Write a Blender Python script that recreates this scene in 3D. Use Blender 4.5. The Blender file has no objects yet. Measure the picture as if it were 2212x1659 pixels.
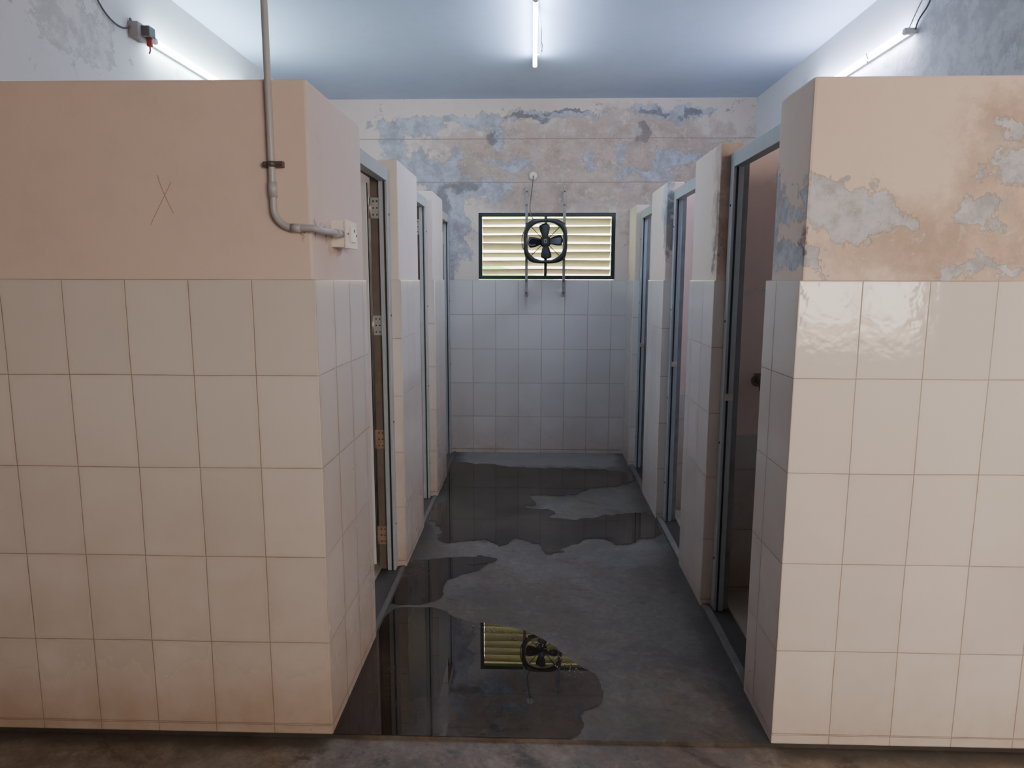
import bpy, bmesh, math, random
from mathutils import Vector, Matrix, noise
random.seed(4)
S=bpy.context.scene
COL=S.collection

# ---------------------------------------------------------------- nodes
class NB:
    def __init__(s,name):
        s.m=bpy.data.materials.new(name); s.m.use_nodes=True
        s.t=s.m.node_tree; s.t.nodes.clear()
        s.out=s.t.nodes.new('ShaderNodeOutputMaterial')
    def put(s,sock,v):
        if v is None: return
        if isinstance(v,bpy.types.NodeSocket): s.t.links.new(v,sock)
        else:
            if hasattr(sock.default_value,'__len__'):
                if not hasattr(v,'__len__'): v=[v]*len(sock.default_value)
                v=list(v)
                if len(sock.default_value)==4 and len(v)==3: v=v+[1]
            sock.default_value=v
    def m_(s,op,a,b=None,c=None):
        n=s.t.nodes.new('ShaderNodeMath'); n.operation=op
        s.put(n.inputs[0],a); s.put(n.inputs[1],b); s.put(n.inputs[2],c)
        return n.outputs[0]
    def v_(s,op,a,b=None):
        n=s.t.nodes.new('ShaderNodeVectorMath'); n.operation=op
        s.put(n.inputs[0],a); s.put(n.inputs[1],b)
        return n.outputs['Value'] if op=='LENGTH' else n.outputs[0]
    def ramp(s,x,lo,hi,a=0.,b=1.):
        n=s.t.nodes.new('ShaderNodeMapRange'); n.clamp=True
        n.interpolation_type='SMOOTHSTEP'
        s.put(n.inputs['Value'],x); n.inputs['From Min'].default_value=lo; n.inputs['From Max'].default_value=hi
        n.inputs['To Min'].default_value=a; n.inputs['To Max'].default_value=b
        return n.outputs[0]
    def mix(s,f,a,b):
        n=s.t.nodes.new('ShaderNodeMix'); n.data_type='RGBA'
        s.put(n.inputs[0],f); s.put(n.inputs[6],a); s.put(n.inputs[7],b)
        return n.outputs[2]
    def noise(s,v,sc,det=4,rough=.55,dist=0.,color=False):
        n=s.t.nodes.new('ShaderNodeTexNoise')
        s.put(n.inputs['Vector'],v); n.inputs['Scale'].default_value=sc
        n.inputs['Detail'].default_value=det; n.inputs['Roughness'].default_value=rough
        n.inputs['Distortion'].default_value=dist
        return n.outputs['Color'] if color else n.outputs['Fac']
    def pos(s):
        n=s.t.nodes.new('ShaderNodeNewGeometry'); return n.outputs['Position'],n.outputs['True Normal']
    def sep(s,v):
        n=s.t.nodes.new('ShaderNodeSeparateXYZ'); s.put(n.inputs[0],v); return n.outputs
    def comb(s,x,y,z):
        n=s.t.nodes.new('ShaderNodeCombineXYZ')
        s.put(n.inputs[0],x);s.put(n.inputs[1],y);s.put(n.inputs[2],z); return n.outputs[0]
    def bump(s,h,st=.3,d=.01):
        n=s.t.nodes.new('ShaderNodeBump'); s.put(n.inputs['Height'],h)
        n.inputs['Strength'].default_value=st; n.inputs['Distance'].default_value=d
        return n.outputs[0]
    def bsdf(s,col,rough,metal=0,normal=None,ior=None,**k):
        n=s.t.nodes.new('ShaderNodeBsdfPrincipled')
        s.put(n.inputs['Base Color'],col); s.put(n.inputs['Roughness'],rough); s.put(n.inputs['Metallic'],metal)
        if normal is not None: s.put(n.inputs['Normal'],normal)
        if ior: n.inputs['IOR'].default_value=ior
        for kk,v in k.items(): s.put(n.inputs[kk.replace('_',' ')],v)
        s.t.links.new(n.outputs[0],s.out.inputs[0]); return n
    def blobs(s,P,lst):
        r=None
        for c,rad in lst:
            d=s.v_('DIVIDE',s.v_('SUBTRACT',P,c),rad)
            f=s.m_('SUBTRACT',1.0,s.v_('LENGTH',d))
            r=f if r is None else s.m_('MAXIMUM',r,f)
        return r

def simple(name,col,rough=.5,metal=0,var=.15,sc=30,bump=0.0):
    b=NB(name); P,N=b.pos()
    nz=b.noise(P,sc,3)
    c=b.mix(nz,[x*(1-var) for x in col],[min(1,x*(1+var)) for x in col])
    nm=b.bump(nz,bump,.003) if bump else None
    b.bsdf(c,rough,metal,nm)
    return b.m

def tile_mat(name,ox,oy,col,dirt_and_light=.35,wave=.12,rough=.13,gw=.0022,gk=1.):
    b=NB(name); P,N=b.pos(); x,y,z=b.sep(P)[:3]; nx,ny,nz=b.sep(N)[:3]
    useY=b.m_('GREATER_THAN',b.m_('ABSOLUTE',nx),.5)
    hx=b.m_('SUBTRACT',x,ox); hy=b.m_('SUBTRACT',y,oy)
    h=b.m_('ADD',b.m_('MULTIPLY',hx,b.m_('SUBTRACT',1.,useY)),b.m_('MULTIPLY',hy,useY))
    wob=b.m_('MULTIPLY',b.m_('SUBTRACT',b.noise(P,2.2,2),.5),.008)
    h=b.m_('ADD',h,wob)
    hu=b.m_('DIVIDE',h,.2); zv=b.m_('DIVIDE',b.m_('SUBTRACT',b.m_('ADD',1.53,wob),z),.3)
    def dist(u,size):
        f=b.m_('FRACT',u); return b.m_('MULTIPLY',b.m_('MINIMUM',f,b.m_('SUBTRACT',1.,f)),size)
    dh=b.m_('DIVIDE',dist(hu,.2),b.m_('ADD',1.,b.m_('MULTIPLY',useY,1.2)))
    d=b.m_('MINIMUM',dh,dist(zv,.3))
    sk=b.m_('ABSOLUTE',b.m_('SUBTRACT',z,.035))
    d=b.m_('MINIMUM',d,sk)
    g=b.ramp(d,gw*.3,gw,1,0)
    wn=b.t.nodes.new('ShaderNodeTexWhiteNoise'); wn.noise_dimensions='3D'
    b.put(wn.inputs['Vector'],b.comb(b.m_('FLOOR',hu),b.m_('FLOOR',zv),useY))
    rv=wn.outputs['Value']
    c=b.mix(rv,[q*.94 for q in col],[min(1,q*1.03) for q in col])
    n1=b.noise(P,3.0,5,.6); n2=b.noise(P,14,4,.6)
    low=b.ramp(z,0,1.3,1,0)
    near=b.ramp(z,0,.3,1,0)
    gr=b.m_('MULTIPLY',b.m_('ADD',b.m_('MULTIPLY',low,.8),.18),b.m_('MULTIPLY',n1,2*dirt_and_light))  # broad downward browning: warm light's falloff painted into tile colour, mixed with dirt
    gr=b.m_('ADD',gr,b.m_('MULTIPLY',near,b.m_('MULTIPLY',n2,1.1*dirt_and_light)))
    jg=b.m_('MULTIPLY',b.ramp(d,.0,.02,1,0),b.m_('MULTIPLY',n2,.35*dirt_and_light))
    gr=b.m_('MINIMUM',b.m_('ADD',gr,jg),.9)
    c=b.mix(gr,c,(.45,.32,.22))
    spot=b.ramp(b.noise(P,38,2,.4),.79,.83)
    c=b.mix(spot,c,(.15,.1,.07))
    c=b.mix(b.m_('MULTIPLY',g,b.m_('MULTIPLY',gk,b.m_('ADD',.4,b.m_('MULTIPLY',n2,.7)))),c,(.29,.21,.15))
    und=b.ramp(z,-.004,.004,1,0)
    c=b.mix(und,c,(.03,.025,.02))  # dark shadow gap under the wall, painted into the tile foot
    wv=b.noise(P,26,2,.5)
    hgt=b.m_('SUBTRACT',b.m_('MULTIPLY',wv,wave),b.m_('MULTIPLY',g,.35))
    nm=b.bump(hgt,.45,.006)
    b.bsdf(c,b.m_('ADD',b.m_('MULTIPLY',g,.5),b.m_('ADD',rough,b.m_('MULTIPLY',gr,.3))),0,nm)
    return b.m

def plaster_mat(name,base,stain=[],peel=[],dark=[],peelamt=.0,lines=[],pk=((.40,.40,.41),(.66,.67,.69)),stc=((.36,.27,.21),(.60,.45,.36)),pw=3.0,crack=0.):
    b=NB(name); P,N=b.pos(); x,y,z=b.sep(P)[:3]
    nd=b.noise(P,5,5,.65,0,True)
    PD=b.v_('ADD',P,b.v_('MULTIPLY',b.v_('SUBTRACT',nd,(.5,.5,.5)),(.35,.35,.35)))
    nL=b.noise(P,1.6,4,.6); nM=b.noise(P,8,8,.72); nF=b.noise(P,55,4,.7)
    c=b.mix(nL,[q*.92 for q in base],[min(1,q*1.07) for q in base])
    c=b.mix(b.ramp(nM,.45,.7,0,.25),c,[q*.82 for q in base])
    h=b.m_('MULTIPLY',nF,.15)
    if stain:
        s1=b.ramp(b.m_('ADD',b.blobs(PD,stain),b.m_('MULTIPLY',b.m_('SUBTRACT',nM,.5),1.8)),-.1,.45)
        c=b.mix(b.m_('MULTIPLY',s1,.9),c,b.mix(b.ramp(nM,.35,.65),stc[0],stc[1]))
        sp=b.m_('MULTIPLY',s1,b.ramp(b.noise(P,17,7,.75,.4),.54,.60))
        c=b.mix(b.m_('MULTIPLY',sp,.55),c,(.70,.61,.54))
        sg=b.m_('MULTIPLY',s1,b.ramp(b.noise(P,6,8,.75,.8),.57,.61))
        c=b.mix(b.m_('MULTIPLY',sg,.45),c,(.48,.47,.48))
        h=b.m_('SUBTRACT',h,b.m_('MULTIPLY',sp,.4))
    if peelamt>0:
        p0=b.ramp(b.noise(P,3.1,9,.7,.3),.65-peelamt,.69-peelamt)
        c=b.mix(b.m_('MULTIPLY',p0,.55),c,b.mix(b.ramp(nM,.4,.6),(.42,.42,.43),(.62,.61,.61)))
        h=b.m_('SUBTRACT',h,b.m_('MULTIPLY',p0,.5))
    if peel:
        bb=b.m_('ADD',b.blobs(PD,peel),b.m_('MULTIPLY',b.m_('SUBTRACT',nM,.5),pw))
        s2=b.ramp(bb,-.02,.14)
        pc=b.mix(b.ramp(b.noise(P,9,7,.75),.38,.62),pk[0],pk[1])
        # thin dark outline where the paint film has lifted
        ol=b.m_('MULTIPLY',b.ramp(bb,-.06,.04),b.ramp(bb,.04,.16,1,0))
        c=b.mix(b.m_('MULTIPLY',s2,b.m_('ADD',.50,b.m_('MULTIPLY',b.noise(P,22,6,.75),.75))),c,pc)
        c=b.mix(b.m_('MULTIPLY',ol,.35),c,(.30,.26,.23))
        h=b.m_('SUBTRACT',h,b.m_('MULTIPLY',s2,.7))
    if dark:
        s3=b.ramp(b.m_('ADD',b.blobs(PD,dark),b.m_('MULTIPLY',b.m_('SUBTRACT',nM,.5),2.4)),.05,.5)
        c=b.mix(b.m_('MULTIPLY',s3,.7),c,(.15,.135,.125))
        h=b.m_('SUBTRACT',h,s3)
    if crack:
        n=b.t.nodes.new('ShaderNodeTexVoronoi'); n.feature='DISTANCE_TO_EDGE'; n.inputs['Scale'].default_value=1.7
        b.put(n.inputs['Vector'],PD)
        ck=b.m_('MULTIPLY',b.ramp(n.outputs['Distance'],.001,.006,1,0),b.ramp(nL,.48,.58,0,crack))
        c=b.mix(ck,c,(.28,.22,.18)); h=b.m_('SUBTRACT',h,ck)
    for lz in lines:
        l=b.ramp(b.m_('ABSOLUTE',b.m_('SUBTRACT',b.m_('ADD',z,b.m_('MULTIPLY',nL,.02)),lz+.01)),.001,.006,.75,0)
        c=b.mix(l,c,(.32,.25,.20)); h=b.m_('SUBTRACT',h,l)
    nm=b.bump(h,.5,.004)
    b.bsdf(c,.75,0,nm)
    return b.m

M={}
TC=(.79,.73,.68)
M['tileL']=tile_mat('tile_left',-.67,2.16,TC,.48)
M['tileR']=tile_mat('tile_right',.795,2.16,(.83,.76,.70),.30,.26,.06)
M['tileF']=tile_mat('tile_far',-.722+.2,0,(.75,.735,.71),.34,gw=.003,gk=.85)
M['tileS']=tile_mat('tile_stall',.9,.1,(.68,.64,.60),.6)
M['plL']=plaster_mat('plaster_pink',(.76,.62,.54),
    dark=[((-.69,2.16,1.69),(.03,.2,.06)),((-.67,2.2,1.69),(.03,.05,.06))])
M['plR']=plaster_mat('plaster_flaking_right',(.83,.67,.565),
    stain=[((1.30,2.16,1.64),(.45,.5,.18)),((1.5,2.16,1.8),(.3,.5,.25)),((1.42,2.16,2.0),(.18,.5,.12)),((.86,3.16,1.9),(.12,.1,.4)),((.8,3.2,1.9),(.1,.12,.35))],
    peel=[((.93,2.16,1.735),(.14,.5,.07)),((1.02,2.16,1.69),(.14,.5,.05)),((1.335,2.16,1.715),(.06,.5,.07)),((1.40,2.16,1.985),(.05,.5,.055)),((1.43,2.16,1.87),(.09,.5,.05)),((1.33,2.16,1.56),(.12,.5,.03)),((.84,2.2,1.58),(.05,.5,.04)),
          ((.8,2.45,1.70),(.1,.06,.18)),((.8,4.45,2.0),(.1,.12,.14))],
    dark=[((.80,2.16,1.61),(.025,.05,.08)),((.8,4.4,1.85),(.1,.08,.3)),((.8,3.2,1.75),(.1,.05,.25))],
    stc=((.46,.34,.26),(.72,.53,.41)),pk=((.38,.39,.42),(.63,.66,.72)),pw=2.2)
M['plF']=plaster_mat('plaster_flaking_far',(.79,.68,.59),
    stain=[((-.1,6.1,2.56),(.95,1,.30)),((.85,6.1,2.62),(.95,1,.34)),((1.0,6.1,2.35),(.7,1,.32)),((-.6,6.1,2.4),(.55,1,.27)),((0.2,6.1,2.25),(.9,1,.20)),((1.3,6.1,2.0),(.6,1,.3))],
    peel=[((-1.06,6.1,2.78),(.28,1,.09)),((-.55,6.1,2.83),(.40,1,.045)),((-.32,6.1,2.74),(.06,1,.17)),((.2,6.1,2.885),(.38,1,.05)),((1.2,6.1,2.90),(.36,1,.06)),
          ((-.85,6.1,2.42),(.34,1,.17)),((-.42,6.1,2.28),(.26,1,.11)),((-1.2,6.1,2.65),(.12,1,.2)),((.46,6.1,2.53),(.05,1,.08)),((.75,6.1,2.56),(.05,1,.09)),((1.2,6.1,2.53),(.24,1,.07)),((.95,6.1,2.42),(.2,1,.05)),((-.2,6.1,2.5),(.2,1,.04)),((-.72,6.1,2.0),(.16,1,.4))],
    dark=[((1.0,6.1,2.90),(.17,1,.03)),((1.32,6.1,2.90),(.14,1,.04)),((.3,6.1,2.915),(.27,1,.025)),((-.62,6.1,2.30),(.20,1,.08)),((-.36,6.1,2.72),(.06,1,.04)),((.9,6.1,2.75),(.06,1,.10)),((-.05,6.1,2.86),(.24,1,.025)),((-.75,6.1,2.15),(.08,1,.15))],
    lines=[2.70,2.345],pk=((.34,.345,.37),(.55,.58,.65)),stc=((.36,.27,.20),(.60,.45,.355)),crack=.7)
M['plSide']=plaster_mat('plaster_flaking_side',(.72,.70,.69),
    peel=[((-1.96,3.0,2.95),(1,.4,.22)),((-1.96,3.1,2.6),(1,.3,.15)),((1.84,3.2,2.6),(1,.6,.25))],peelamt=.04,
    dark=[((-1.96,2.75,2.98),(1,.2,.10)),((1.84,2.8,2.75),(1,.2,.1))],pk=((.50,.47,.45),(.72,.70,.67)))
M['plPier']=plaster_mat('plaster_pier',(.80,.71,.65),peelamt=.02)
M['plPart']=plaster_mat('plaster_partition',(.84,.62,.52),peelamt=.06)
M['ceil']=plaster_mat('ceiling_paint',(.60,.71,.90))
M['ante']=plaster_mat('plaster_anteroom',(.68,.57,.49))

def concrete(name,bright=1.0,far=True):
    b=NB(name); P,N=b.pos(); x,y,z=b.sep(P)[:3]
    n1=b.noise(P,1.8,9,.7); n2=b.noise(P,8,9,.75); n3=b.noise(P,3.4,10,.75,.3); n4=b.noise(P,34,6,.75)
    ang=.9
    xr=b.m_('ADD',b.m_('MULTIPLY',x,math.cos(ang)),b.m_('MULTIPLY',y,math.sin(ang)))
    yr=b.m_('SUBTRACT',b.m_('MULTIPLY',y,math.cos(ang)),b.m_('MULTIPLY',x,math.sin(ang)))
    st=b.noise(b.comb(b.m_('MULTIPLY',xr,4.),b.m_('MULTIPLY',yr,1.6),0.),1.1,9,.75,.15)
    k=bright
    c=b.mix(b.ramp(n1,.38,.60),[.078*k,.066*k,.053*k],[.165*k,.147*k,.122*k])
    c=b.mix(b.ramp(st,.46,.60,0,.7),c,[.135*k,.094*k,.064*k])
    c=b.mix(b.ramp(st,.55,.68,0,.8),c,[.042,.035,.028])
    c=b.mix(b.ramp(n3,.53,.64,0,.5),c,[.22*k,.203*k,.172*k])
    c=b.mix(b.ramp(n2,.56,.68,0,.55),c,[.21*k,.19*k,.16*k])
    c=b.mix(b.ramp(n2,.32,.46,.7,0),c,[.045,.038,.03])
    c=b.mix(b.ramp(n4,.40,.65,.30,0),c,[.04,.034,.027])
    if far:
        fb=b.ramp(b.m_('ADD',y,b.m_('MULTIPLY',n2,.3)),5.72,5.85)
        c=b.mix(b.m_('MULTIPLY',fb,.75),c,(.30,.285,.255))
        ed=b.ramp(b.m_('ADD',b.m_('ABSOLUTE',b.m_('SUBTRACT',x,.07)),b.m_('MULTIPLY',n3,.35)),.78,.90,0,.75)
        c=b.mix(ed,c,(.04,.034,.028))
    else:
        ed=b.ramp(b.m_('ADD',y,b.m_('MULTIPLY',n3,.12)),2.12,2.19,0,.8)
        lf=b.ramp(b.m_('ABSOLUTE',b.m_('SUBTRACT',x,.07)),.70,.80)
        c=b.mix(b.m_('MULTIPLY',ed,lf),c,(.03,.026,.022))  # shadow band and dirt along the front walls, painted into the floor colour
    h=b.m_('ADD',n1,b.m_('MULTIPLY',n2,.4))
    r=b.ramp(n1,.3,.7,.40,.62)
    b.bsdf(c,r,0,b.bump(h,.3,.01))
    return b.m
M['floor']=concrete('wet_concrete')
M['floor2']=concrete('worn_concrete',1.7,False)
def water(name,k,rough,ior):
    b=NB(name); P,N=b.pos()
    n1=b.noise(P,2.2,7,.65,.3); n2=b.noise(P,9,6,.7)
    c=b.mix(b.ramp(n1,.35,.65),[.030*k,.022*k,.015*k],[.085*k,.062*k,.043*k])
    c=b.mix(b.ramp(n2,.6,.75,0,.4),c,[.11*k,.085*k,.062*k])
    b.bsdf(c,rough,0,b.bump(b.noise(P,3,1),.015,.003),ior=ior)
    return b.m
M['water']=water('standing_water',.55,.01,1.50)
M['waterfar']=water('murky_water_film',.8,.03,1.33)
M['stallfloor']=simple('stall_floor_tile',(.38,.32,.25),.3,0,.2,6)
M['frame']=simple('painted_grey_steel',(.42,.45,.46),.45,.1,.12,20)
M['rebate']=simple('brown_stained_rebate',(.16,.125,.10),.55,0,.4,12)
M['rebateR']=simple('grey_stained_rebate',(.26,.25,.24),.55,0,.4,12)
M['dark']=simple('black_gasket',(.02,.02,.022),.5)
M['leaf']=simple('grey_pvc_panel',(.68,.65,.61),.35,0,.08,3)
M['steel']=simple('steel_hinge',(.6,.56,.5),.35,.8,.2,60)
M['rust']=simple('rusty_steel',(.33,.22,.15),.8,.2,.4,50)
M['pvc']=simple('grey_pvc_pipe',(.44,.44,.46),.35,0,.1,12)
M['clamp']=simple('dull_clamp',(.16,.14,.13),.5,.6)
M['switch']=simple('aged_white_plastic',(.78,.73,.66),.35,0,.06,30)
M['switch2']=simple('white_rocker_plastic',(.85,.83,.80),.25,0,.03,30)
M['winframe']=simple('dark_green_paint',(.018,.03,.03),.4,.1,.3,25)
M['fan']=simple('black_enamel',(.025,.028,.03),.35,.3,.3,20)
M['fanmid']=simple('grey_enamel',(.20,.21,.21),.4,.3,.2,20)
M['bar']=simple('galvanised_bar',(.30,.28,.26),.5,.5,.5,40)
M['wire']=simple('grey_cable',(.10,.10,.11),.6)
M['wirew']=simple('white_cable',(.55,.55,.56),.6)
M['red']=simple('red_tape',(.38,.05,.04),.5)
M['batten']=simple('white_batten',(.75,.77,.78),.4)
M['choke']=simple('grey_choke',(.30,.26,.25),.5)
M['scratch']=simple('scratch',(.40,.26,.20),.8)
M['grass']=simple('grass',(.10,.30,.03),.9,0,.6,9)
M['sand']=simple('sandy_ground',(.42,.34,.24),.9,0,.2,3)
M['bwall']=simple('boundary_wall_paint',(.78,.76,.68),.8,0,.1,2)
M['gal']=simple('curb_cement',(.13,.11,.09),.6,0,.3,20)
M['brass']=simple('tarnished_tap',(.25,.22,.18),.4,.7,.3,40)
def foam():
    b=NB('foam'); g=b.t.nodes.new('ShaderNodeBsdfGlass'); g.inputs['IOR'].default_value=1.2; g.inputs['Roughness'].default_value=.1
    d=b.t.nodes.new('ShaderNodeBsdfDiffuse'); d.inputs[0].default_value=(.5,.48,.42,1)
    mx=b.t.nodes.new('ShaderNodeMixShader'); mx.inputs[0].default_value=.3
    b.t.links.new(g.outputs[0],mx.inputs[1]); b.t.links.new(d.outputs[0],mx.inputs[2]); b.t.links.new(mx.outputs[0],b.out.inputs[0])
    return b.m
M['foam']=foam()
def slat():
    b=NB('frosted_louvre'); P,N=b.pos()
    nz=b.noise(P,12,4,.6)
    c=b.mix(nz,(.40,.40,.28),(.60,.60,.46))
    d=b.t.nodes.new('ShaderNodeBsdfDiffuse'); b.put(d.inputs[0],c)
    t=b.t.nodes.new('ShaderNodeBsdfTranslucent'); b.put(t.inputs[0],c)
    mx=b.t.nodes.new('ShaderNodeMixShader'); mx.inputs[0].default_value=.09
    b.t.links.new(d.outputs[0],mx.inputs[1]); b.t.links.new(t.outputs[0],mx.inputs[2])
    b.t.links.new(mx.outputs[0],b.out.inputs[0]); return b.m
M['slat']=slat()
def emis(name,col,st):
    b=NB(name); e=b.t.nodes.new('ShaderNodeEmission'); b.put(e.inputs[0],col); e.inputs[1].default_value=st
    b.t.links.new(e.outputs[0],b.out.inputs[0]); return b.m
M['tubeC']=emis('fluorescent_tube',(.60,.73,1.0),115)
M['tubeG']=emis('fluorescent_tube_greenish',(.66,.90,1.0),110)
M['tubeB']=emis('fluorescent_tube_cool',(.60,.69,1.0),130)

# ---------------------------------------------------------------- mesh helpers
def addbox(bm,x0,x1,y0,y1,z0,z1,mi=0,bev=0):
    r=bmesh.ops.create_cube(bm,size=1)
    vs=r['verts']
    for v in vs:
        v.co=Vector(((x0+x1)/2+v.co.x*(x1-x0),(y0+y1)/2+v.co.y*(y1-y0),(z0+z1)/2+v.co.z*(z1-z0)))
    fs=set(f for v in vs for f in v.link_faces)
    for f in fs: f.material_index=mi
    if bev:
        es=list(set(e for v in vs for e in v.link_edges))
        rr=bmesh.ops.bevel(bm,geom=es,offset=bev,segments=2,affect='EDGES',profile=.6)
        for f in rr['faces']: f.material_index=mi
def addcyl(bm,p0,p1,r,mi=0,seg=20,r2=None):
    p0=Vector(p0);p1=Vector(p1);d=p1-p0
    q=d.to_track_quat('Z','Y').to_matrix().to_4x4()
    mt=Matrix.Translation((p0+p1)/2)@q
    rr=bmesh.ops.create_cone(bm,cap_ends=True,segments=seg,radius1=r,radius2=r if r2 is None else r2,depth=d.length,matrix=mt)
    for f in set(f for v in rr['verts'] for f in v.link_faces):
        f.material_index=mi
        if len(f.verts)==4: f.smooth=True
def mk(name,bm,mats,parent=None,loc=None):
    me=bpy.data.meshes.new(name); bm.to_mesh(me); bm.free()
    for m in mats: me.materials.append(M[m])
    o=bpy.data.objects.new(name,me); COL.objects.link(o)
    if parent: o.parent=parent
    if loc: o.location=loc
    return o
def boxes(name,lst,mats,parent=None,bev=0):
    bm=bmesh.new()
    for b in lst: addbox(bm,*b[:6],b[6] if len(b)>6 else 0,bev)
    return mk(name,bm,mats,parent)
def empty(name,loc=(0,0,0)):
    e=bpy.data.objects.new(name,None); COL.objects.link(e); e.empty_display_size=.1
    return e
def tube(name,pts,r,mat,parent=None,smooth=True,res=3):
    cu=bpy.data.curves.new(name,'CURVE'); cu.dimensions='3D'; cu.bevel_depth=r; cu.bevel_resolution=res
    cu.use_fill_caps=True
    if smooth:
        sp=cu.splines.new('NURBS'); sp.points.add(len(pts)-1)
        for i,p in enumerate(pts): sp.points[i].co=(*p,1)
        sp.order_u=min(4,len(pts)); sp.use_endpoint_u=True; sp.resolution_u=8
    else:
        sp=cu.splines.new('POLY'); sp.points.add(len(pts)-1)
        for i,p in enumerate(pts): sp.points[i].co=(*p,1)
    tmp=bpy.data.objects.new(name,cu); COL.objects.link(tmp)
    dg=bpy.context.evaluated_depsgraph_get(); dg.update()
    me=bpy.data.meshes.new_from_object(tmp.evaluated_get(dg))
    bpy.data.objects.remove(tmp)
    me.materials.clear(); me.materials.append(M[mat])
    for p in me.polygons: p.use_smooth=True
    o=bpy.data.objects.new(name,me); COL.objects.link(o)
    if parent: o.parent=parent
    return o

TT=1.53; WH=2.12; HC=3.02; XL=-1.96; XR=1.84; YF=6.1; Y0=2.16
def stallwall(name,segs,mats,top=TT,parent=None,ins=.008,wob=0):
    bm=bmesh.new()
    def prism(poly,z0,z1,mi):
        a=[bm.verts.new((x,y,z0)) for x,y in poly]; b_=[bm.verts.new((x,y,z1)) for x,y in poly]
        n=len(poly); fs=[]
        for i in range(n): fs.append(bm.faces.new((a[i],a[(i+1)%n],b_[(i+1)%n],b_[i])))
        fs.append(bm.faces.new(list(reversed(a)))); fs.append(bm.faces.new(b_))
        for f in fs: f.material_index=mi
        es=[bm.edges.get((a[i],b_[i])) for i in range(n)]+[bm.edges.get((b_[i],b_[(i+1)%n])) for i in range(n)]
        bv=.004 if mi==0 else .008
        r=bmesh.ops.bevel(bm,geom=es,offset=bv,segments=2,affect='EDGES',profile=.6)
        for f in r['faces']: f.material_index=mi
    def inset(poly,d):
        out=[]; n=len(poly)
        for i in range(n):
            p=Vector(poly[i]);a=Vector(poly[i-1]);c=Vector(poly[(i+1)%n])
            e1=(p-a).normalized();e2=(c-p).normalized()
            n1=Vector((-e1.y,e1.x));n2=Vector((-e2.y,e2.x))
            out.append(tuple(p+n1*d+n2*d))
        return out
    for poly in segs:
        prism(poly,-.012,top,0)
        prism(inset(poly,ins),top-.01,WH,1)
    bmesh.ops.recalc_face_normals(bm,faces=bm.faces)
    return mk(name,bm,mats,parent)
def rect(x0,x1,y0,y1): return [(x0,y0),(x1,y0),(x1,y1),(x0,y1)]

# ---------------------------------------------------------------- shell
XA0,XA1,YA=-3.3,4.3,-2.2
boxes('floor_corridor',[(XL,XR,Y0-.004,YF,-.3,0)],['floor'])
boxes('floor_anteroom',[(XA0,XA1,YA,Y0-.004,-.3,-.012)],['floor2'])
boxes('ceiling',[(XA0-.2,XA1+.2,YA-.2,YF+.2,HC,HC+.15)],['ceil'])
boxes('wall_left',[(XL-.2,XL,Y0+.13,YF,-.3,HC)],['plSide'])
boxes('wall_right',[(XR,XR+.2,Y0+.13,YF,-.3,HC)],['plSide'])
wx0,wx1,wz0,wz1=-.468,.70,1.535,2.095
bm=bmesh.new()
for b_ in [(XL-.2,wx0,YF,YF+.22,TT,HC),(wx1,XR+.2,YF,YF+.22,TT,HC),(wx0,wx1,YF,YF+.22,wz1,HC)]:
    addbox(bm,*b_,0)
addbox(bm,XL-.2,XR+.2,YF,YF+.22,-.3,TT,1)
mk('wall_far',bm,['plF','tileF'])
boxes('wall_anteroom_left',[(XA0-.2,XA0,YA,Y0,-.3,HC)],['ante'])
boxes('wall_anteroom_right',[(XA1,XA1+.2,YA,Y0,-.3,HC)],['ante'])
boxes('wall_divider_left',[(XA0-.2,XL-.001,Y0,Y0+.13,-.3,HC)],['ante'])
boxes('wall_divider_right',[(XR+.001,XA1+.2,Y0,Y0+.13,-.3,HC)],['ante'])
cz0,cz1=1.95,2.85
cx0,cx1=1.3,3.9  # unseen high opening, added behind the camera to light the front walls
rx0,rx1=2.42,3.62
bk=[(XA0-.2,XA1+.2,YA-.2,YA,cz1,HC),
    (XA0-.2,rx0,YA-.2,YA,-.3,cz0),(rx1,XA1+.2,YA-.2,YA,-.3,cz0),(rx0,rx1,YA-.2,YA,-.3,.88),
    (XA0-.2,cx0,YA-.2,YA,cz0,cz1),(cx1,XA1+.2,YA-.2,YA,cz0,cz1)]
boxes('wall_back',bk,['ante'])
boxes('window_2',[(rx0,rx1,YA-.12,YA-.08,.88,.92),(rx0,rx0+.04,YA-.12,YA-.08,.88,cz1),(rx1-.04,rx1,YA-.12,YA-.08,.88,cz1),(3.0,3.04,YA-.12,YA-.08,.88,cz1)],['winframe'])

LY=2.83
stallwall('wall_stall_front_left',[[(XL,Y0),(-.67,Y0),(-.67,LY),(-.79,LY),(-.79,Y0+.12),(XL,Y0+.12)]],['tileL','plL'])
stallwall('wall_stall_front_right',[[(.805,Y0),(XR,Y0),(XR,Y0+.12),(.925,Y0+.12),(.925,2.47),(.805,2.47)]],['tileR','plR'],ins=.014)
Lp=[(3.57,4.18),(4.81,5.35)]
Rp=[(3.16,3.66),(4.39,4.96),(5.69,YF)]
for i,(a,b_) in enumerate(Lp):
    stallwall('wall_pier_left_%d'%(i+1),[rect(-.79,-.67,a,b_)],['tileL','plPier'])
for i,(a,b_) in enumerate(Rp):
    stallwall('wall_pier_right_%d'%(i+1),[rect(.805,.925,a,b_)],['tileR','plR'])
for i,(a,b_) in enumerate([(3.85,3.95),(5.03,5.13)]):
    stallwall('wall_partition_left_%d'%(i+1),[rect(XL,-.78,a,b_)],['tileS','plPart'],.8)
for i,(a,b_) in enumerate([(3.30,3.40),(4.52,4.62),(5.80,5.90)]):
    stallwall('wall_partition_right_%d'%(i+1),[rect(.92,XR,a,b_)],['tileS','plPart'],.8)
boxes('floor_stalls_left',[(XL,-.80,2.28,YF,-.05,.012)],['stallfloor'])
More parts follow.
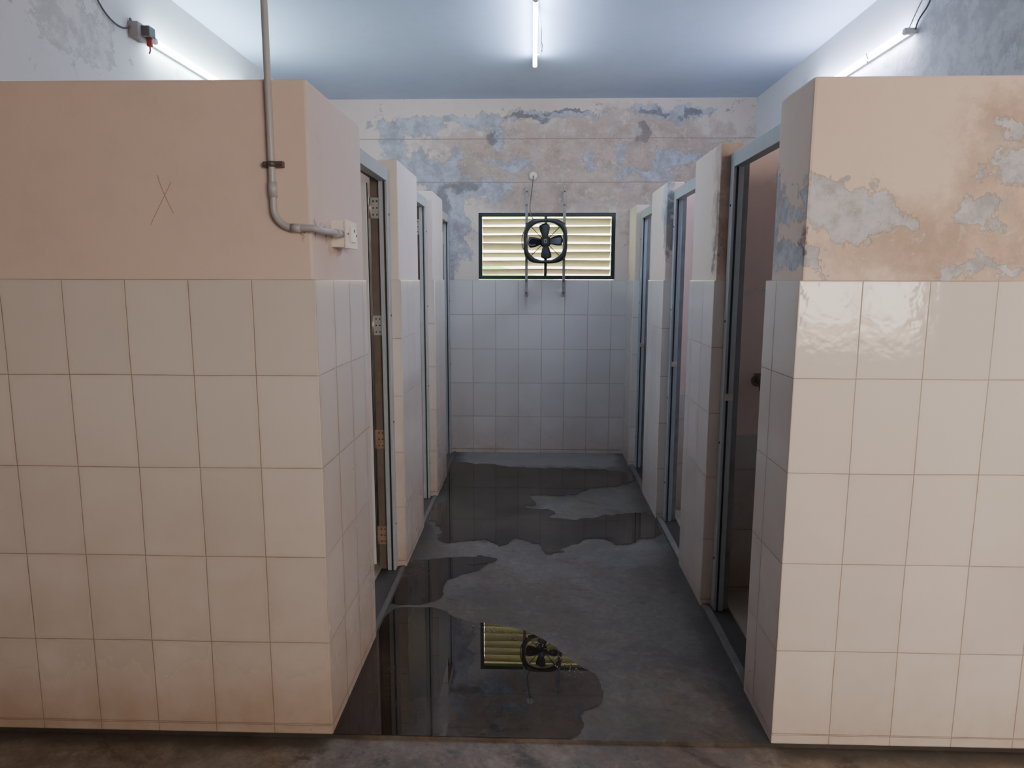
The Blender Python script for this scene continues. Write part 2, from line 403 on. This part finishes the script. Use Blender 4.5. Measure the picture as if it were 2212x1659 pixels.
boxes('floor_stalls_right',[(.93,XR,2.28,YF,-.05,.012)],['stallfloor'])
th=[]
for a,b_ in [(2.47,3.16),(3.66,4.39),(4.96,5.69)]: th.append((.81,.845,a,b_,-.01,.014))
for a,b_ in [(LY,3.57),(4.18,4.81),(5.35,YF)]: th.append((-.70,-.675,a,b_,-.01,.008))
boxes('trim_1',th,['gal'],bev=.004)

# ---------------------------------------------------------------- doors
def door(n,side,a,b_,hinge_far):
    e=empty('door_%d'%n)
    s=side
    def X(u,v):
        return (u,v) if s>0 else (-v,-u)
    base=.67 if s<0 else .805
    o0,o1,i1=base+.048,base+.092,base+(.138 if s<0 else .120)
    HT=2.07
    bm=bmesh.new()
    for (y0,y1) in [(a,a+.055),(b_-.055,b_)]:
        addbox(bm,*X(o0,o1),y0,y1,0,HT,0,.003)
    addbox(bm,*X(o0,o1),a+.055,b_-.055,HT-.062,HT,0,.003)
    for (y0,y1) in [(a,a+.035),(b_-.035,b_)]:
        addbox(bm,*X(o1,i1),y0,y1,0,HT,1,.002)
    addbox(bm,*X(o1,i1),a+.035,b_-.035,HT-.045,HT,1,.002)
    for (y0,y1) in [(a+.055,a+.059),(b_-.059,b_-.055)]:
        addbox(bm,*X(o0+.012,o0+.02),y0,y1,0,HT-.062,2)
    for y in (a+.028,b_-.028):
        for z in (.25,.8,1.35,1.85):
            px=X(o0-.003,o0+.002); addcyl(bm,(px[0],y,z),(px[1],y,z),.005,2,10)
    mk('frame',bm,['frame','rebate' if s<0 else 'rebateR','dark'],e)
    yl0,yl1=(b_-.075,b_-.045) if hinge_far else (a+.045,a+.075)
    L=.56
    bm=bmesh.new()
    x0,x1=i1+.008,i1+.008+L
    addbox(bm,*X(x0,x1),yl0+.004,yl1-.004,.04,2.0,0,.002)
    for (u,v,z0,z1) in [(x0,x0+.05,.04,2.0),(x1-.05,x1,.04,2.0),(x0+.05,x1-.05,.04,.12),(x0+.05,x1-.05,1.92,2.0),(x0+.05,x1-.05,.98,1.04)]:
        addbox(bm,*X(u,v),yl0,yl1,z0,z1,0,.002)
    mk('leaf',bm,['leaf'],e)
    bm=bmesh.new()
    for k,z in enumerate([1.88,1.30,.71,.19]):
        yy=b_-.037 if hinge_far else a+.037
        dy=-.004 if hinge_far else .004
        y0,y1=sorted((yy,yy+dy))
        mi=1 if k>1 else 0
        addbox(bm,*X(o1+.002,i1-.003),y0,y1,z-.05,z+.05,mi)
        kx=X(i1-.001,i1+.001)[0]
        addcyl(bm,(kx,yy+dy*1.5,z-.05),(kx,yy+dy*1.5,z+.05),.006,mi,12)
        for dz in (-.033,0,.033):
            for q in (.25,.65):
                cx=X(o1+q*(i1-o1),o1+q*(i1-o1))[0]
                addcyl(bm,(cx,yy,z+dz),(cx,yy+dy*1.6,z+dz),.0038,2,8)
    mk('hinges',bm,['steel','rust','dark'],e)
    bm=bmesh.new()
    yy=a if hinge_far else b_
    dd=1 if hinge_far else -1
    y0,y1=sorted((yy+dd*.055,yy+dd*.07))
    addbox(bm,*X(o0+.005,o1-.004),y0,y1,1.0,1.03,0,.002)
    mk('latch_plate',bm,['steel'],e)
    return e
door(1,-1,LY,3.57,True)
door(2,-1,4.18,4.81,True)
door(3,-1,5.35,YF-.01,True)
door(4,1,2.47,3.16,False)
door(5,1,3.66,4.39,False)
door(6,1,4.96,5.69,False)

# tap on the stall partition
bm=bmesh.new()
tx,ty,tz=1.06,3.308,1.06
addcyl(bm,(tx,ty+.004,tz),(tx,ty-.006,tz),.026,0,24)
addcyl(bm,(tx,ty,tz),(tx,ty-.06,tz),.010,0,18)
addcyl(bm,(tx,ty-.055,tz+.004),(tx,ty-.075,tz-.035),.009,0,18)
addcyl(bm,(tx,ty-.04,tz),(tx,ty-.04,tz+.035),.007,0,14)
addcyl(bm,(tx-.024,ty-.04,tz+.037),(tx+.024,ty-.04,tz+.037),.005,0,12)
mk('water_tap',bm,['brass'])

# ---------------------------------------------------------------- window_1
e=empty('window_1')
bm=bmesh.new()
ya,yb=YF+.0,YF+.05
t=.032
for b_ in [(wx0,wx1,ya,yb,wz0,wz0+t),(wx0,wx1,ya,yb,wz1-t,wz1),(wx0,wx0+t,ya,yb,wz0+t,wz1-t),(wx1-t,wx1,ya,yb,wz0+t,wz1-t),(.095,.12,ya,yb,wz0+t,wz1-t)]:
    addbox(bm,*b_,0,.003)
mk('frame',bm,['winframe'],e)
bm=bmesh.new()
n=7
pitch=(wz1-wz0-2*t)/n
for (xa,xb) in [(wx0+t,.095),(.12,wx1-t)]:
    for i in range(n):
        zc=wz0+t+pitch*(i+.5)
        a=math.radians(33); w=.084; th_=.006
        r=bmesh.ops.create_cube(bm,size=1)
        jit=math.radians(random.uniform(-9,7))
        rot=Matrix.Rotation(-(a+jit),4,'X')
        rz=Matrix.Rotation(math.radians(random.uniform(-.7,.7)),4,'Y')
        for v in r['verts']:
            c=Vector((v.co.x*(xb-xa),v.co.y*w,v.co.z*th_)); c=rz@rot@c
            v.co=c+Vector(((xa+xb)/2,YF+.09,zc))
mk('louvre_slats',bm,['slat'],e)

# ---------------------------------------------------------------- exhaust fan
e=empty('exhaust_fan')
fx,fy,fz=.103,5.99,1.85
def rr(th,R,k):
    c,s_=abs(math.cos(th)),abs(math.sin(th))
    return R/((c**k+s_**k)**(1/k))
bm=bmesh.new()
NS=64
prof=[(.156,-.03),(.158,.03),(.163,.034),(.180,.034),(.184,.028),(.184,.018),(.170,.016),(.165,-.03)]
rings=[]
for i in range(NS):
    th=2*math.pi*i/NS
    ring=[]
    for (R_,yy) in prof:
        k=3.4 if R_>.168 else 2.3
        r_=rr(th,R_,k)
        ring.append(bm.verts.new((fx+r_*math.cos(th),fy-yy,fz+r_*math.sin(th))))
    rings.append(ring)
for i in range(NS):
    A=rings[i];B=rings[(i+1)%NS]
    for j in range(len(prof)):
        k=(j+1)%len(prof)
        f=bm.faces.new((A[j],A[k],B[k],B[j])); f.smooth=True
bmesh.ops.recalc_face_normals(bm,faces=bm.faces)
mk('ring_frame',bm,['fan'],e)
bm=bmesh.new()
for k in range(4):
    a=math.radians(90*k+4)
    ca,sa=math.cos(a),math.sin(a)
    nr=8; nw=5
    grid=[]
    for i in range(nr):
        u=i/(nr-1); rad=.025+u*.122
        w=.036+.058*math.sin(min(1,u*1.05)*math.pi*.62)
        tw=math.radians(30-12*u)
        row=[]
        for j in range(nw):
            q=(j/(nw-1)-.5)*w
            tx,ty=q*math.cos(tw),q*math.sin(tw)
            rx=rad-(.014*(abs(j/(nw-1)-.5)*2)**2 if i==nr-1 else 0)
            X_=rx*ca-tx*sa; Z_=rx*sa+tx*ca
            row.append(bm.verts.new((fx+X_,fy+ty,fz+Z_)))
        grid.append(row)
    for i in range(nr-1):
        for j in range(nw-1):
            f=bm.faces.new((grid[i][j],grid[i+1][j],grid[i+1][j+1],grid[i][j+1])); f.smooth=True
o=mk('blades',bm,['fan'],e)
md=o.modifiers.new('t','SOLIDIFY'); md.thickness=.003
bm=bmesh.new()
addcyl(bm,(fx,fy-.035,fz),(fx,fy+.03,fz),.034,0,28)
addcyl(bm,(fx,fy+.03,fz),(fx,fy+.075,fz),.05,0,28)
addcyl(bm,(fx,fy-.043,fz),(fx,fy-.035,fz),.026,0,28)
addbox(bm,fx-.012,fx+.012,fy-.047,fy-.043,fz-.017,fz+.017,1,.002)
addbox(bm,fx-.006,fx+.006,fy-.049,fy-.046,fz-.009,fz+.009,0,.001)
for k in range(4):
    a=math.radians(45+90*k)
    addcyl(bm,(fx+.03*math.cos(a),fy+.045,fz+.03*math.sin(a)),(fx+.165*math.cos(a),fy+.0,fz+.165*math.sin(a)),.0035,0,10)
mk('hub_and_struts',bm,['fan','fanmid'],e)
bm=bmesh.new()
for bx in (-.055,.262):
    addbox(bm,bx-.012,bx+.012,6.02,6.045,1.385,2.30,0,.002)
    for z in (1.42,1.52,1.70,2.0,2.15,2.26):
        addcyl(bm,(bx,6.016,z),(bx,6.02,z),.007,1,10)
    for z in (1.42,2.26):
        addbox(bm,bx-.012,bx+.012,6.045,6.10,z-.012,z+.012,0,.001)
addbox(bm,-.067,-.04,5.965,6.02,1.72,1.735,0); addbox(bm,.247,.274,5.965,6.02,1.72,1.735,0)
addbox(bm,-.067,-.04,5.965,6.02,1.96,1.975,0); addbox(bm,.247,.274,5.965,6.02,1.96,1.975,0)
mk('mounting_bars',bm,['bar','dark'],e)
bm=bmesh.new(); addcyl(bm,(-.002,6.075,2.395),(-.002,6.10,2.395),.033,0,28); addcyl(bm,(-.002,6.068,2.395),(-.002,6.076,2.395),.026,0,28)
mk('junction_rose',bm,['switch'],e)
tube('power_cable',[(-.002,6.066,2.395),(-.005,6.03,2.33),(-.02,6.01,2.22),(-.035,6.0,2.1),(-.01,5.99,2.03),(.03,5.98,2.015)],.004,'wire',e)
tube('loose_cable',[(-.08,5.985,1.78),(-.11,5.98,1.86),(-.09,5.97,1.92),(-.05,5.97,1.97)],.004,'wire',e)
tube('capacitor_lead',[(-.02,5.95,1.87),(-.06,5.94,1.84),(-.04,5.94,1.80),(.02,5.94,1.82)],.006,'wire',e)

# ---------------------------------------------------------------- conduit + switch
e=empty('conduit_pipe')
px,py=-.787,Y0-.006
pr=.0105
pts=[(px,py,HC),(px,py,1.80)]
for k in range(0,10):
    a=math.pi/2*k/9
    pts.append((px+.06-.06*math.cos(a),py,1.745-.06*math.sin(a)))
pts+=[(-.70,py-.002,1.684),(-.668,py-.004,1.684)]
for k in range(1,8):
    a=math.pi/2*k/7*.75
    pts.append((-.668+.022*math.sin(a)+.0,py-.004+.022*(1-math.cos(a))*2.2,1.684-.001*k))
pts+=[(-.645,2.26,1.680),(-.645,2.385,1.680)]
tube('pipe',pts,pr,'pvc',e,False,5)
bm=bmesh.new()
addcyl(bm,(px,py,1.775),(px,py,1.82),.0130,0,24)
addcyl(bm,(-.735,py,1.685),(-.705,py,1.684),.0130,0,24)
addcyl(bm,(-.645,2.31,1.680),(-.645,2.38,1.680),.0135,0,24)
mk('couplings',bm,['pvc'],e)
bm=bmesh.new()
z=1.872
addcyl(bm,(px,py,z-.008),(px,py,z+.008),.0135,0,24)
addbox(bm,px-.026,px-.008,py-.004,py+.012,z-.008,z+.008,0,.002)
addbox(bm,px+.008,px+.036,py-.004,py+.012,z-.009,z+.009,0,.002)
addcyl(bm,(px+.026,py-.009,z),(px+.026,py-.003,z),.005,0,10)
addcyl(bm,(px-.018,py-.009,z),(px-.018,py-.003,z),.005,0,10)
mk('saddle_clamp',bm,['clamp'],e)
e=empty('electrical_switch_box')
boxes('back_box',[(-.679,-.632,2.378,2.515,1.638,1.725)],['switch'],e,.004)
boxes('cover_plate',[(-.633,-.624,2.374,2.519,1.634,1.729)],['switch'],e,.003)
boxes('rocker',[(-.626,-.617,2.425,2.470,1.655,1.708)],['switch2'],e,.003)
bm=bmesh.new()
for y in (2.39,2.503): addcyl(bm,(-.626,y,1.682),(-.622,y,1.682),.004,0,10)
addbox(bm,-.618,-.6155,2.443,2.453,1.69,1.70,0)
mk('screws',bm,['clamp'],e)

e=empty('scratch_mark')
yy=Y0+.008-.0004
tube('stroke_1',[(-1.145,yy,1.844),(-1.135,yy,1.80),(-1.12,yy,1.765),(-1.103,yy,1.73)],.0008,'scratch',e)
tube('stroke_2',[(-1.104,yy,1.823),(-1.125,yy,1.785),(-1.150,yy,1.745),(-1.177,yy,1.695)],.0008,'scratch',e)

# ---------------------------------------------------------------- tube lights
def tubelight(a,b_,off,mat):
    e=empty('tube_light')
    a=Vector(a);b_=Vector(b_);off=Vector(off)
    bm=bmesh.new(); addcyl(bm,a,b_,.013,0,20); mk('lamp_tube',bm,[mat],e)
    bm=bmesh.new()
    d=(b_-a).normalized()
    for p,s_ in ((a,-1),(b_,1)):
        addcyl(bm,p,p+d*.012*s_,.0145,0,20)
        q=p+d*.018*s_
        c=q+off*.02
        hx=[.014 if abs(d[i])<.5 else .010 for i in range(3)]
        lo=[min(q[i],c[i])-hx[i] for i in range(3)];hi=[max(q[i],c[i])+hx[i] for i in range(3)]
        addbox(bm,lo[0],hi[0],lo[1],hi[1],lo[2],hi[2],0,.003)
    c0=a+off*.034;c1=b_+off*.034
    lo=[min(c0[i],c1[i])-(.011 if abs(d[i])<.5 else .03) for i in range(3)]
    hi=[max(c0[i],c1[i])+(.011 if abs(d[i])<.5 else .03) for i in range(3)]
    addbox(bm,lo[0],hi[0],lo[1],hi[1],lo[2],hi[2],0,.003)
    mk('batten',bm,['batten'],e)
    return e
e=tubelight((.005,3.85,2.955),(.005,4.96,2.955),(0,0,1),'tubeC')
tube('hanging_wire',[(.02,4.2,3.0),(.05,4.22,2.93),(.03,4.35,2.91),(.055,4.45,2.93),(.04,4.6,2.92),(.06,4.65,2.95),(.02,4.7,3.0)],.003,'wirew',e)
tube('hanging_wire_2',[(.02,4.1,3.0),(.04,4.3,2.95),(.035,4.5,2.93),(.05,4.58,2.90),(.02,4.72,2.95)],.0025,'wirew',e)
e=tubelight((XL+.045,3.70,2.715),(XL+.045,4.88,2.715),(-1,0,0),'tubeG')
boxes('choke_box',[(XL,XL+.05,3.53,3.63,2.69,2.76)],['choke'],e,.004)
boxes('plug_top',[(XL+.04,XL+.09,3.56,3.62,2.70,2.75)],['clamp'],e,.006)
boxes('red_tape',[(XL+.05,XL+.075,3.60,3.618,2.665,2.70)],['red'],e,.004)
tube('drooping_red_wire',[(XL+.06,3.60,2.68),(XL+.07,3.61,2.65),(XL+.06,3.60,2.63)],.004,'red',e)
tube('supply_cable',[(XL+.01,3.55,2.75),(XL+.01,3.50,2.70),(XL+.01,3.36,2.70),(XL+.01,3.25,2.78),(XL+.01,3.15,2.95),(XL+.01,3.12,HC)],.004,'wire',e)
tube('supply_cable_2',[(XL+.01,3.56,2.75),(XL+.01,3.53,2.80),(XL+.015,3.54,2.74)],.005,'wire',e)
e=tubelight((XR-.045,3.66,2.72),(XR-.045,4.85,2.72),(1,0,0),'tubeB')
tube('supply_cable',[(XR-.015,3.62,2.72),(XR-.02,3.60,2.76),(XR-.015,3.52,2.78),(XR-.02,3.50,2.83),(XR-.01,3.42,2.85),(XR-.01,3.3,HC)],.004,'wire',e)
tube('supply_cable_2',[(XR-.03,3.66,2.73),(XR-.04,3.56,2.80),(XR-.03,3.55,2.84),(XR-.02,3.46,2.83),(XR-.01,3.35,2.95),(XR-.01,3.33,HC)],.003,'wirew',e)
tube('wire_wrap',[(XR-.06,4.0,2.70),(XR-.07,4.02,2.74),(XR-.04,4.05,2.75),(XR-.02,4.1,2.70)],.004,'wire',e)

# ---------------------------------------------------------------- puddles
def puddle(pts,name='water_puddle',amp=.02,z=.0025,mat='water'):
    pts=[Vector((x/1000,y/1000,0)) for x,y in pts]
    n=len(pts); out=[]
    K=14
    for i in range(n):
        p0,p1,p2,p3=pts[i-1],pts[i],pts[(i+1)%n],pts[(i+2)%n]
        for k in range(K):
            t=k/K
            c=.5*((2*p1)+(p2-p0)*t+(2*p0-5*p1+4*p2-p3)*t*t+(3*p1-p0-3*p2+p3)*t**3)
            d=Vector((noise.fractal(c*7+Vector((3,1,5)),1,2,6),noise.fractal(c*7+Vector((9,4,2)),1,2,6),0))*amp
            q=c+d
            q.x=max(-.668,min(.80,q.x)); q.y=max(2.158,q.y)
            q.z=z
            if not out or (q-out[-1]).length>.002: out.append(q)
    bm=bmesh.new(); vs=[bm.verts.new(p) for p in out]; f=bm.faces.new(vs)
    bm.normal_update()
    if f.normal.z<0: f.normal_flip()
    bmesh.ops.triangulate(bm,faces=[f])
    return mk(name,bm,[mat])
A=[(-680,2130),(-680,2451),(-680,2779),(-669,2986),(-601,3080),(-404,3072),(-331,2998),(-253,2956),(-137,2939),(-13,2881),(86,2766),(167,2642),(252,2544),(275,2451),(252,2349),(192,2292),(176,2227),(110,2150),(-227,2145)]
puddle(A)
B=[(-690,3468),(-663,3622),(-544,3678),(-379,3696),(-222,3656),(-288,3530),(-391,3450),(-434,3310),(-470,3156),(-574,3114),(-683,3158),(-690,3300)]
puddle(B,amp=.03,mat='waterfar')
C=[(-639,5727),(-186,5625),(196,5582),(572,5553),(829,5386),(669,5128),(416,5001),(205,4837),(7,4830),(55,4695),(-40,4572),(130,4501),(157,4382),(319,4326),(495,4449),(772,4477),(856,4319),(830,4136),(700,4030),(533,3913),(421,4005),(209,3888),(111,3760),(34,3918),(-76,3988),(-168,3889),(-296,3980),(-442,3923),(-563,4009),(-570,4167),(-688,4472),(-601,4776),(-645,4997),(-647,5305)]
puddle(C,amp=.06,mat='waterfar')
puddle([(-330,3600),(-200,3640),(-190,3700),(-300,3730)],amp=.02,z=.0035,mat='waterfar')
bm=bmesh.new()
edge=[(-.25,2.93),(-.12,2.90),(0,2.84),(.09,2.74),(.17,2.62),(.22,2.56)]
for k in range(110):
    i=random.randrange(len(edge)-1); t=random.random()
    x=edge[i][0]*(1-t)+edge[i+1][0]*t-abs(random.gauss(0,.025))
    y=edge[i][1]*(1-t)+edge[i+1][1]*t-abs(random.gauss(0,.025))
    r=random.uniform(.001,.0026)
    bmesh.ops.create_uvsphere(bm,u_segments=8,v_segments=5,radius=r,matrix=Matrix.Translation((x,y,.0027+r)))
for f in bm.faces: f.smooth=True
mk('foam_bubbles',bm,['foam'])

# ---------------------------------------------------------------- outdoors
boxes('ground_outside',[(-25,25,YF+.22,30,-.4,-.2),(-25,25,-25,YA-.2,-.4,-.2)],['sand'])
bm=bmesh.new()
nx,ny=30,14
g=[]
for i in range(nx+1):
    row=[]
    for j in range(ny+1):
        x=-6+i*6.6/nx; y=7.6+j*4/ny
        h=-.2+1.95*min(1,j/ny*1.4)+.06*noise.noise(Vector((x*2,y*2,0)))-max(0,(x+.6))*.25
        row.append(bm.verts.new((x,y,h)))
    g.append(row)
for i in range(nx):
    for j in range(ny): bm.faces.new((g[i][j],g[i+1][j],g[i+1][j+1],g[i][j+1]))
mk('grass_bank',bm,['grass'])
boxes('boundary_wall',[(-10,10,13,13.2,-.3,3.2)],['bwall'])

# ---------------------------------------------------------------- world + portals
w=bpy.data.worlds.new('overcast_sky'); S.world=w; w.use_nodes=True
bg=w.node_tree.nodes['Background']; bg.inputs[0].default_value=(1.0,.89,.80,1); bg.inputs[1].default_value=18
def portal(name,c,sx,sz,rz):
    l=bpy.data.lights.new(name,'AREA'); l.shape='RECTANGLE'; l.size=sx; l.size_y=sz
    l.cycles.is_portal=True
    o=bpy.data.objects.new(name,l); COL.objects.link(o); o.location=c
    d=Vector((0,1,0)) if rz>0 else Vector((0,-1,0))
    o.rotation_euler=d.to_track_quat('-Z','Z').to_euler()
portal('sky_portal_added_opening',((cx0+cx1)/2,YA-.19,(cz0+cz1)/2),cx1-cx0,cz1-cz0,1)  # portal for the added high opening
portal('sky_portal_low',((rx0+rx1)/2,YA-.19,(.88+cz0)/2),rx1-rx0,cz0-.88,1)
portal('sky_portal_far',((wx0+wx1)/2,YF+.21,(wz0+wz1)/2),wx1-wx0,wz1-wz0,-1)

# ---------------------------------------------------------------- camera
f=1511.;th=math.radians(8.47);ps=math.radians(1.67);ro=math.radians(.12)
F=Vector((-math.sin(ps)*math.cos(th),math.cos(ps)*math.cos(th),-math.sin(th)))
R=Vector((math.cos(ps),math.sin(ps),0)); U=R.cross(F)
R2=R*math.cos(ro)+U*math.sin(ro); U2=U*math.cos(ro)-R*math.sin(ro)
cd=bpy.data.cameras.new('camera'); cam=bpy.data.objects.new('camera',cd); COL.objects.link(cam)
mt=Matrix(((R2.x,U2.x,-F.x,0),(R2.y,U2.y,-F.y,0),(R2.z,U2.z,-F.z,1.53),(0,0,0,1)))
cam.matrix_world=mt
cd.sensor_width=36; cd.sensor_fit='HORIZONTAL'; cd.lens=f*36/2212; cd.clip_start=.05
S.camera=cam
